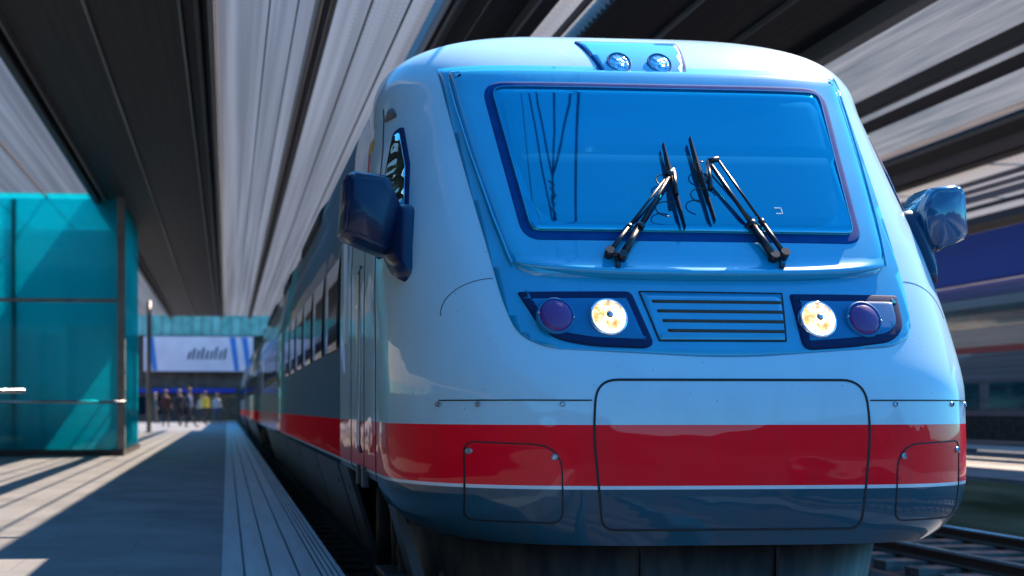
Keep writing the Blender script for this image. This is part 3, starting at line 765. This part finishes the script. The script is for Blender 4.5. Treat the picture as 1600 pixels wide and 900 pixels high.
# headlight clusters
def facing(cx, cz, lean=.42, out=.030):
    c0 = front(cx, cz, out); n0 = Vector((0, -1, lean)).normalized(); sx_ = (fpoint(cx+.05, cz).y-fpoint(cx-.05, cz).y)/.1*.6
    def f(x, z, off=0): return c0+Vector((x-cx, (z-cz)*lean+(x-cx)*sx_, z-cz))+n0*off
    return f
def cluster(poly, rr, main, tail, lblx):
    c = patch('headlight', rounded(poly, rr), [(0, .0), (.003, .012), (.010, .015)], M['rubber'], train, step=.04)
    ins = inset(dens(rounded(poly, rr), .04), .038)
    patch('lamp_housing', ins, [(0, .0155), (.002, .0165)], M['lamphousing'], c, step=.04)
    for x, z, r, mm, nm in ((main[0], main[1], .086, M['lens_on'], 'main_lamp'), (tail[0], tail[1], .084, M['led'], 'tail_lamp')):
        ff = facing(x, z)
        ring = disc('lamp_ring', x, z, r, M['lamphousing'] if nm == 'tail_lamp' else M['chrome'], c, fn=lambda a, b, o, ff=ff: ff(a, b, o if o > 0 else -.06), off=.004, rim=.008)
        disc(nm, x, z, r-.010, mm, c, fn=ff, off=.008, dome=.014)
        if nm == 'main_lamp': disc('bulb', x, z+.002, .016, M['steel'], c, fn=ff, off=.024, dome=.008, n=20)
        else:
            for q in (-1, 1): disc('screw', x+q*.077, z-.01*q, .005, M['steel'], c, fn=ff, off=.012, dome=.002, n=10)
    return c
cluster([(-.892, .527), (-.372, .530), (-.318, .282), (-.36, .262), (-.62, .272), (-.795, .315)], [.012, .03, .03, .05, .1, .12], (-.508, .392), (-.742, .398), -1)
cluster([(.372, .522), (.905, .522), (.885, .36), (.80, .298), (.60, .272), (.36, .255)], [.012, .02, .1, .12, .1, .05], (.458, .386), (.676, .388), 1)
# grille
g = patch('grille', rounded([(-.333, .530), (.338, .525), (.292, .300), (-.290, .300)], .012), [(0, .0), (.003, .007)], M['mask'], train, step=.04)
ribbon('grille_outline', [(-.333, .530), (.338, .525), (.292, .300), (-.290, .300)], .006, M['gap'], g, off=.0085, closed=True)
M['slat'] = mat('grille_slot_brown', (.035, .02, .008), .6)
for i in range(4):
    z = .484-.046*i; xa = -.285+.014*i; xb = .322-.006*i
    patch('slot', rounded([(xa, z-.009), (xb, z-.012), (xb, z+.004), (xa, z+.007)], .006), [(0, .006), (.002, .010)], M['slat'], g, step=.05)
# roof lamp unit
tl = patch('roof_lamp', rounded([(-.236, 1.728), (.206, 1.728), (.285, 2.03), (-.30, 2.03)], [.03, .03, .02, .02]), [(0, .0), (.003, .008)], M['frame'], train, step=.03)
patch('lamp_window', rounded([(-.220, 1.742), (.188, 1.742), (.265, 2.01), (-.285, 2.01)], .02), [(0, .007), (.002, .012)], M['inner'], tl, step=.03)
for x in (-.135, .085):
    ff = facing(x, 1.825, .75, .012)
    disc('lamp_ring', x, 1.825, .066, M['lamphousing'], tl, fn=ff, off=.006, rim=.005)
    disc('roof_lens', x, 1.825, .060, M['lens_off'], tl, fn=ff, off=.008, dome=.006)

# coupler hatch, side hatches, seams, bolts
hz = rounded([(-.583, -.53), (-.625, -.10), (-.605, .125), (.605, .125), (.625, -.10), (.583, -.53)], [.06, .3, .10, .10, .3, .06], 8)
ribbon('hatch_gap', [p for p in hz], .010, M['gap'], train, closed=True)
for s_ in (-1, 1):
    ribbon('seam', [(s_*.628, .035), (s_*.9, .036), (s_*1.25, .036)], .0055, M['gap'], train)
    hh = rounded([(s_*1.150, -.50), (s_*1.155, -.147), (s_*.760, -.162), (s_*.752, -.50)], [.05, .05, .12, .05], 8)
    h_ = ribbon('side_hatch_gap', hh, .0065, M['gap'], train, closed=True)
    for x, z in ((.79, -.213), (1.135, -.19)): disc('hatch_bolt', s_*x, z, .0145, M['steel'], h_, off=.004, rim=.004, n=18)
    for x in (.753, 1.098, 1.25): disc('bolt', s_*x, .018, .012, M['steel'], train, off=.003, rim=.003, n=16)
    # shoulder line beside the lamps
    ribbon('shoulder_line', [(s_*(.985+.235*math.sin(q*math.pi/24)), .60-.17*(1-math.cos(q*math.pi/24))) for q in range(13)], .003, M['skirt'], train, off=.0012, step=.02)
# module seam on the sides
for s_ in (-1, 1):
    fs = side(s_)
    ribbon('module_seam', [(1.27, -.37), (1.28, .4), (1.34, .8), (1.50, 1.4), (1.64, 1.66)], .012, M['gap'], train, fn=fs)
    cw = patch('cab_side_window', rounded([(1.27, .78), (.93, .78), (.97, 1.0), (1.12, 1.26), (1.32, 1.50), (1.40, 1.48), (1.34, 1.12)], .03), [(0, .0), (.004, .010), (.012, .012)], M['rubber'], train, fn=fs, step=.05)
    patch('pane', rounded([(1.25, .80), (.955, .80), (.995, 1.0), (1.14, 1.25), (1.325, 1.465), (1.38, 1.45), (1.32, 1.12)], .02), [(0, .011), (.002, .014)], M['cabglass'], cw, fn=fs, step=.05)
    patch('destination_plate', [(1.76, 1.46), (1.98, 1.46), (1.98, 1.52), (1.76, 1.52)], [(0, 0), (.002, .006)], M['yellow'], train, fn=fs)
    patch('arch_plate', rounded([(1.42, 1.57), (1.50, 1.64), (1.56, 1.64), (1.58, 1.57)], .03), [(0, 0), (.002, .006)], M['roofgrey'], train, fn=fs)
    for (a, b, z0, z1) in ((1.86, 1.94, 1.33, 1.45), (2.02, 2.10, 1.29, 1.36), (2.2, 2.26, 1.30, 1.41)):
        patch('red_marking', [(a, z0), (b, z0), (b, z1), (a, z1)], [(0, 0), (.002, .004)], M['redpaint'], train, fn=fs)
    if s_ < 0:      # faintly crossed door outline between cab and first windows
        dr = ribbon('cab_door_gap', rounded([(1.85, -.36), (1.85, 1.12), (2.62, 1.12), (2.62, -.36)], .06), .014, M['gap'], train, fn=fs, closed=True, step=.1)
        bm = bmesh.new(); tube(bm, [(-1.46, 1.72, EYE-.25), (-1.475, 1.72, EYE-.2), (-1.475, 1.72, EYE+.75), (-1.46, 1.72, EYE+.8)], .012, 8); obj('grab_handle', bm, M['steel'], dr)
        bm = bmesh.new(); box(bm, -1.44, -1.425, 2.9, 3.02, EYE+.42, EYE+1.08); obj('light_strip', bm, M['whitepaint'], train)

# mirrors
def mirror(s_):
    t_ = empty('wing_mirror', (0, 0, 0)); t_.parent = train
    out = [(1.405, 1.165), (1.590, 1.19), (1.632, 1.155), (1.655, .86), (1.52, .80), (1.425, .765), (1.355, .78), (1.335, 1.02)]
    if s_ > 0: out = [(1.40+(x-1.40)*.80, .98+(z-.98)*.86) for x, z in out]
    bm = bmesh.new(); n = len(out); cx = 1.50 if s_ < 0 else 1.48; cz = .99
    rings = []
    for yy, sc in ((.86, .80), (.90, .97), (.97, 1.0), (1.10, .98), (1.125, .93)):
        rings.append([bm.verts.new((s_*(cx+(x-cx)*sc), yy+(.05 if x < 1.4 else 0), EYE+cz+(z-cz)*sc)) for x, z in out])
    for a, b in zip(rings, rings[1:]):
        for k in range(n): bm.faces.new((a[k], a[(k+1) % n], b[(k+1) % n], b[k]))
    bm.faces.new(rings[0]); bm.faces.new(rings[-1][::-1])
    bmesh.ops.recalc_face_normals(bm, faces=bm.faces)
    ed = [e for e in bm.edges]
    bmesh.ops.bevel(bm, geom=ed, offset=.012, segments=3, affect='EDGES')
    h_ = obj('mirror_housing', bm, M['black'] if s_ < 0 else M['mirrorsheen'], t_, True)
    bm = bmesh.new(); pl = [(s_*(cx+(x-cx)*.86), EYE+cz+(z-cz)*.86) for x, z in out]
    prism(bm, pl, 'y', 1.127, 1.131); obj('mirror_glass', bm, M['chrome'], t_)
    # curved foot that hugs the shell
    bm = bmesh.new()
    leaf = [(1.10, 1.02), (.94, 1.03), (.87, .90), (.80, .77), (.745, .66), (.78, .61), (.90, .66), (1.06, .76)]
    fs = side(s_)
    leaf = rounded(leaf, .06, 5)
    lo = [bm.verts.new(fs(y, z, -.01)) for y, z in leaf]
    mid = [bm.verts.new(fs(.92+(y-.92)*.94, .83+(z-.83)*.96, .035)) for y, z in leaf]
    hi = [bm.verts.new(fs(.95+(y-.92)*.7, .86+(z-.83)*.7, .06)) for y, z in leaf]
    for a, b in ((lo, mid), (mid, hi)):
        for k in range(len(leaf)): bm.faces.new((a[k], a[(k+1) % len(leaf)], b[(k+1) % len(leaf)], b[k]))
    bm.faces.new(hi); bmesh.ops.recalc_face_normals(bm, faces=bm.faces)
    o = obj('mirror_foot', bm, M['black'], t_, True)
mirror(-1); mirror(1)

# wipers
def wiper(base1, base2, tip1, tip2, blade, mid, hose, s_):
    t_ = empty('wiper', (0, 0, 0)); t_.parent = train
    off = .085
    def P(p, o=off): return front(p[0], p[1], o)
    for b, tp, r0 in ((base1, tip1, .013), (base2, tip2, .0085)):
        bm = bmesh.new(); a = P(b, .055); e = P(tp, .10); m_ = a.lerp(e, .33)
        tube(bm, [a, m_], [r0*1.5, r0*1.25], 10); tube(bm, [m_, e], [r0*.85, r0*.7], 8)
        tube(bm, [a.lerp(e, .31), a.lerp(e, .35)], r0*1.7, 10)
        obj('wiper_arm', bm, M['wiper'], t_)
        bm = bmesh.new(); n_ = fnormal(*b); tube(bm, [P(b, .025), P(b, .075)], .022, 14); obj('pivot', bm, M['wiper'], t_)
    # blade: long pointed leaf
    a, b = blade; bm = bmesh.new(); rows = []; K = 16
    A, Bq = Vector(a), Vector(b); d = (Bq-A).normalized(); q = Vector((-d.y, d.x))
    for i in range(K+1):
        u = i/K; p = A.lerp(Bq, u); wd = .003+.016*min(u/.40, (1-u)/.60)**.8 if 0 < u < 1 else .003
        rows.append([bm.verts.new(front(p.x+q.x*wd*k_, p.y+q.y*wd*k_, h_)) for k_, h_ in ((-1, .075), (-.25, .097), (.25, .097), (1, .075), (.15, .062), (-.15, .062))])
    for r1, r2 in zip(rows, rows[1:]):
        for k_ in range(6): bm.faces.new((r1[k_], r1[(k_+1) % 6], r2[(k_+1) % 6], r2[k_]))
    bm.faces.new(rows[0]); bm.faces.new(rows[-1][::-1]); bmesh.ops.recalc_face_normals(bm, faces=bm.faces)
    obj('wiper_blade', bm, M['wiper'], t_)
    bm = bmesh.new(); tube(bm, [P(tip1, .10), P(tip2, .105)], .014, 10); tube(bm, [P(tip1, .10), P(mid, .10)], .012, 8); obj('arm_head', bm, M['wiper'], t_)
    for hz_ in hose:
        bm = bmesh.new(); tube(bm, [P(p, .09) for p in hz_], .0032, 6); obj('washer_hose', bm, M['wiper'], t_)
    bm = bmesh.new(); c_ = ((base1[0]+base2[0])/2, min(base1[1], base2[1])-.045)
    tube(bm, [P(((base1[0]+base2[0])/2, base1[1]), .05), P(c_, .045)], [.008, .006], 8); tube(bm, [P(c_, .035), P(c_, .06)], .012, 10); tube(bm, [P(base1, .05), P(base2, .05)], .014, 10)
    obj('nozzle', bm, M['wiper'], t_)
    return t_
def loop(cx, cz, rx, rz, a0, a1, n=12): return [(cx+rx*math.cos(R(a0+(a1-a0)*i/n)), cz+rz*math.sin(R(a0+(a1-a0)*i/n))) for i in range(n+1)]
wiper((-.392, .672), (-.448, .688), (-.055, 1.095), (-.095, 1.06), ((-.060, 1.262), (-.070, .795)), (-.075, .96),
      [loop(-.10, 1.045, .05, .035, 20, 260), loop(-.13, .89, .06, .04, 60, 270)], -1)
wiper((.330, .675), (.385, .688), (.135, 1.150), (.185, 1.158), ((.085, 1.300), (.085, .832)), (.10, .99),
      [loop(.10, 1.12, .045, .035, 70, 260), loop(.06, .965, .06, .04, 0, 250)], 1)

# car bodies behind the cab
def section(sc=1):
    pts = [(-1.43, -.40)]
    zs = [-.385+i*(2.13-(-.385))/40 for i in range(41)]+[2.15, 2.17, ZT-.002]
    Lh = [(-Wz(z)*taper(9, z), z) for z in zs]
    return [(x, z+EYE) for x, z in Lh]+[(-x, z+EYE) for x, z in Lh[::-1]]
def car(y0, y1, first):
    bm = bmesh.new(); prism(bm, section(), 'y', y0, y1)
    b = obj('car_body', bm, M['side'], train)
    for p in b.data.polygons: p.use_smooth = len(p.vertices) == 4
    # windows
    for s_ in (-1, 1):
        fs = side(s_)
        y = y0+(3.45-YB if first else 2.2); i = 0
        yend = y1-3.0
        ndone = 0
        while y+1.25 < yend:
            if not (first and 13.2 < y+1.2 and y < 14.9):
                f_ = patch('window', rounded([(y, .42), (y+1.25, .42), (y+1.25, 1.06), (y, 1.06)], .08), [(0, 0), (.003, .005)], M['glassdark'], train, fn=fs, step=.3)
            y += 1.45
        # doors
        dys = ([13.4] if first else [.5])+[(y1-y0)-1.9]
        for dy in dys:
            dd = (y0+dy) if not first or dy != 13.4 else 13.4
            ribbon('door_gap', rounded([(dd, -.36), (dd, 1.15), (dd+1.2, 1.15), (dd+1.2, -.36)], .08), .03, M['gap'], train, fn=fs, closed=True, step=.3)
            patch('door_window', rounded([(dd+.3, .3), (dd+.9, .3), (dd+.9, 1.02), (dd+.3, 1.02)], .08), [(0, 0), (.003, .006)], M['glassdark'], train, fn=fs, step=.3)
    # skirts, slanted inwards
    ys = y0
    segs = [(3.2, 3.9), (4.05, 6.4), (6.5, 9.4), (9.5, 12.6), (12.7, 15.8), (15.9, 18.6), (18.7, 21.5)] if first else [(y0+4.6, y0+7.5), (y0+7.6, y0+10.6), (y0+10.7, y0+13.6), (y0+13.7, y0+16.6), (y0+16.7, y0+20.6)]
    for a, c in segs:
        for s_ in (-1, 1):
            bm = bmesh.new(); prism(bm, [(s_*1.40, EYE-.40), (s_*1.37, EYE-.40), (s_*1.16, EYE-1.05), (s_*1.20, EYE-1.05)], 'y', a, c)
            o = obj('skirt_panel', bm, M['skirt'], train)
            o2 = obj('skirt_handle', B(s_*1.33-.03, s_*1.33+.03, a+.25, a+.32, EYE-.56, EYE-.5), M['gap'], o)
    obj('underframe', B(-1.1, 1.1, y0+ (0.2 if not first else -2.0), y1-.1, EYE-1.1, EYE-.42), M['under'], train)
    for by in ((2.35, y1-4) if first else (y0+2.7, y1-3.2)):
        bg_ = obj('bogie', bev(B(-1.15, 1.15, by-1.35, by+1.35, EYE-1.12, EYE-.82), .04), M['under'], train)
        for dy in (-.95, .95):
            for s_ in (-1, 1):
                bm = bmesh.new(); tube(bm, [(s_*.7, by+dy, .66), (s_*.83, by+dy, .66)], .43, 28); obj('wheel', bm, M['under'], bg_)
                obj('axle_box', bev(B(s_*1.08-.12, s_*1.08+.12, by+dy-.16, by+dy+.16, .52, .85), .03), M['roofgrey'], bg_)
        for s_ in (-1, 1):
            bm = bmesh.new(); tube(bm, [(s_*1.2, by-.3, .58), (s_*1.2, by-.1, EYE-.5)], .035, 10); tube(bm, [(s_*1.22, by+.3, .58), (s_*1.22, by+.25, EYE-.5)], .05, 12)
            obj('damper', bm, M['gap'], bg_)
    # roof equipment with a raised rail at the left eave
    for a, c in (((6.6, 9.5), (12.4, 14.3), (18, 22)) if first else ((y0+2, y0+6), (y0+12, y0+17))):
        q = obj('roof_box', bev(B(-1.02, 1.02, a, c, EYE+2.02, EYE+2.24), .05), M['roofgrey'], train)
        for s_ in (-1, 1):
            bm = bmesh.new(); prism(bm, [(s_*1.26, EYE+1.70), (s_*1.355, EYE+1.76), (s_*1.34, EYE+1.86), (s_*1.24, EYE+1.98), (s_*1.18, EYE+1.96)], 'y', a, c)
            obj('roof_shroud', bm, M['under'], q)
    # gangway bellows
    bm = bmesh.new()
    for i in range(5): box(bm, -1.30, 1.30, y1+.02+i*.09, y1+.07+i*.09, EYE-.9, EYE+1.95)
    obj('gangway_bellows', bm, M['gap'], train)
car(YB, 26, True); car(26.5, 51.5, False); car(52, 77, False)
# two small latches and sill boxes near the seam, and steps in the bogie gap
for y in (1.75, 2.05):
    o = obj('door_latch', bev(B(-1.45, -1.41, y, y+.07, EYE-.45, EYE-.33), .01), M['skirt'], train)
obj('sand_pipe', tube(bmesh.new(), [(-1.22, 1.62, EYE-.45), (-1.25, 1.6, EYE-.8), (-1.18, 1.5, EYE-1.2)], .03, 10), M['under'], train)
obj('step', bev(B(-1.36, -1.05, 1.5, 1.9, EYE-.95, EYE-.90), .01), M['skirt'], train)
obj('cowl_side_panel', prism(bmesh.new(), [(-1.40, EYE-.39), (-1.37, EYE-.39), (-1.10, EYE-1.2), (-1.18, EYE-1.2)], 'y', .95, 1.24), M['skirt'], train)

# ------------------------------------------------------------------ people far down the platform
def person(x, y, rz, h, jacket, trousers, label, stride=.12, arm=.1, bag=None):
    k_ = h/1.75
    me = bpy.data.meshes.new('person')
    V = [(0, 0, .95), (0, 0, 1.15), (0, 0, 1.38), (0, 0, 1.50), (0, -.01, 1.58), (0, -.02, 1.70),
         (-.10, 0, .90), (-.11, -stride*.3, .50), (-.11, stride*.6, .08), (-.11, stride*.6-.14, .04),
         (.10, 0, .90), (.11, stride*.2-.06, .50), (.11, -stride, .08), (.11, -stride-.14, .04),
         (-.19, 0, 1.40), (-.25, .03, 1.13), (-.25, -arm, .90), (-.25, -arm-.04, .80),
         (.19, 0, 1.40), (.25, .03, 1.13), (.25, -arm*1.5, .92), (.25, -arm*1.5-.04, .82)]
    Rr = [.15, .14, .15, .065, .075, .085, .10, .065, .045, .04, .10, .065, .045, .04, .065, .048, .035, .035, .065, .048, .035, .035]
    E_ = [(0, 1), (1, 2), (2, 3), (3, 4), (4, 5), (0, 6), (6, 7), (7, 8), (8, 9), (0, 10), (10, 11), (11, 12), (12, 13), (2, 14), (14, 15), (15, 16), (16, 17), (2, 18), (18, 19), (19, 20), (20, 21)]
    me.from_pydata([tuple(c*k_ for c in v) for v in V], E_, [])
    o = bpy.data.objects.new('person', me); C.objects.link(o)
    sk = o.modifiers.new('skin', 'SKIN')
    for i, d in enumerate(me.skin_vertices[0].data): d.radius = (Rr[i]*k_*(1.0), Rr[i]*k_*.85); d.use_root = (i == 0)
    sb = o.modifiers.new('sub', 'SUBSURF'); sb.levels = 1; sb.render_levels = 1
    m = mat('clothes_'+str(len(bpy.data.materials)), jacket, .8); p = m.node_tree.nodes['Principled BSDF']
    tc = N(m, 'ShaderNodeTexCoord'); sp = N(m, 'ShaderNodeSeparateXYZ'); L(m, tc.outputs['Object'], sp.inputs[0])
    mr = N(m, 'ShaderNodeMapRange'); mr.inputs[2].default_value = 2; L(m, sp.outputs[2], mr.inputs[0])
    r = N(m, 'ShaderNodeValToRGB'); r.color_ramp.interpolation = 'CONSTANT'; e = r.color_ramp.elements
    e[0].position = 0; e[0].color = (.02, .02, .02, 1); e[1].position = .05*k_; e[1].color = (*trousers, 1)
    a = e.new(.465*k_); a.color = (*jacket, 1); a = e.new(.735*k_); a.color = (.42, .26, .19, 1)
    L(m, mr.outputs[0], r.inputs[0]); L(m, r.outputs[0], p.inputs['Base Color']); me.materials.append(m)
    o.location = (x, y, PT); o.rotation_euler = (0, 0, rz)
    tag(o, label, 'person', 'people at the far end of the platform')
    bm = bmesh.new(); bmesh.ops.create_uvsphere(bm, u_segments=12, v_segments=8, radius=.105*k_)
    for v in bm.verts: v.co.z = v.co.z*.9+1.72*k_; v.co.y = v.co.y*1.05+.015
    obj('hair', bm, mat('hair_'+str(len(bpy.data.materials)), random.choice(((.02, .012, .008), (.12, .06, .03), (.2, .17, .12))), .6), o, True)
    return o
person(-.6, 74, .3, 1.72, (.55, .50, .48), (.05, .08, .16), 'person in pale top and blue jeans standing nearest the train')
person(-1.2, 70, 2.6, 1.76, (.55, .42, .04), (.02, .02, .03), 'person in yellow top and dark trousers waiting on the platform')
person(-1.75, 60, 1.2, 1.80, (.03, .06, .16), (.02, .02, .03), 'person in navy jacket striding along the middle of the far platform', .28)
person(-1.6, 80, -.4, 1.68, (.30, .32, .36), (.02, .025, .05), 'person in grey jacket walking on the sunlit platform', .26)
person(-2.35, 64, 2.9, 1.78, (.02, .02, .025), (.015, .015, .02), 'person dressed all in black with legs wide apart', .32)
person(-2.85, 60, .2, 1.70, (.10, .03, .03), (.03, .03, .04), 'person in dark red jacket standing on the far platform', .2)
person(-4.1, 74, 1.7, 1.75, (.05, .08, .09), (.10, .09, .08), 'person in dark teal coat and beige trousers close to the shelter post', .15)
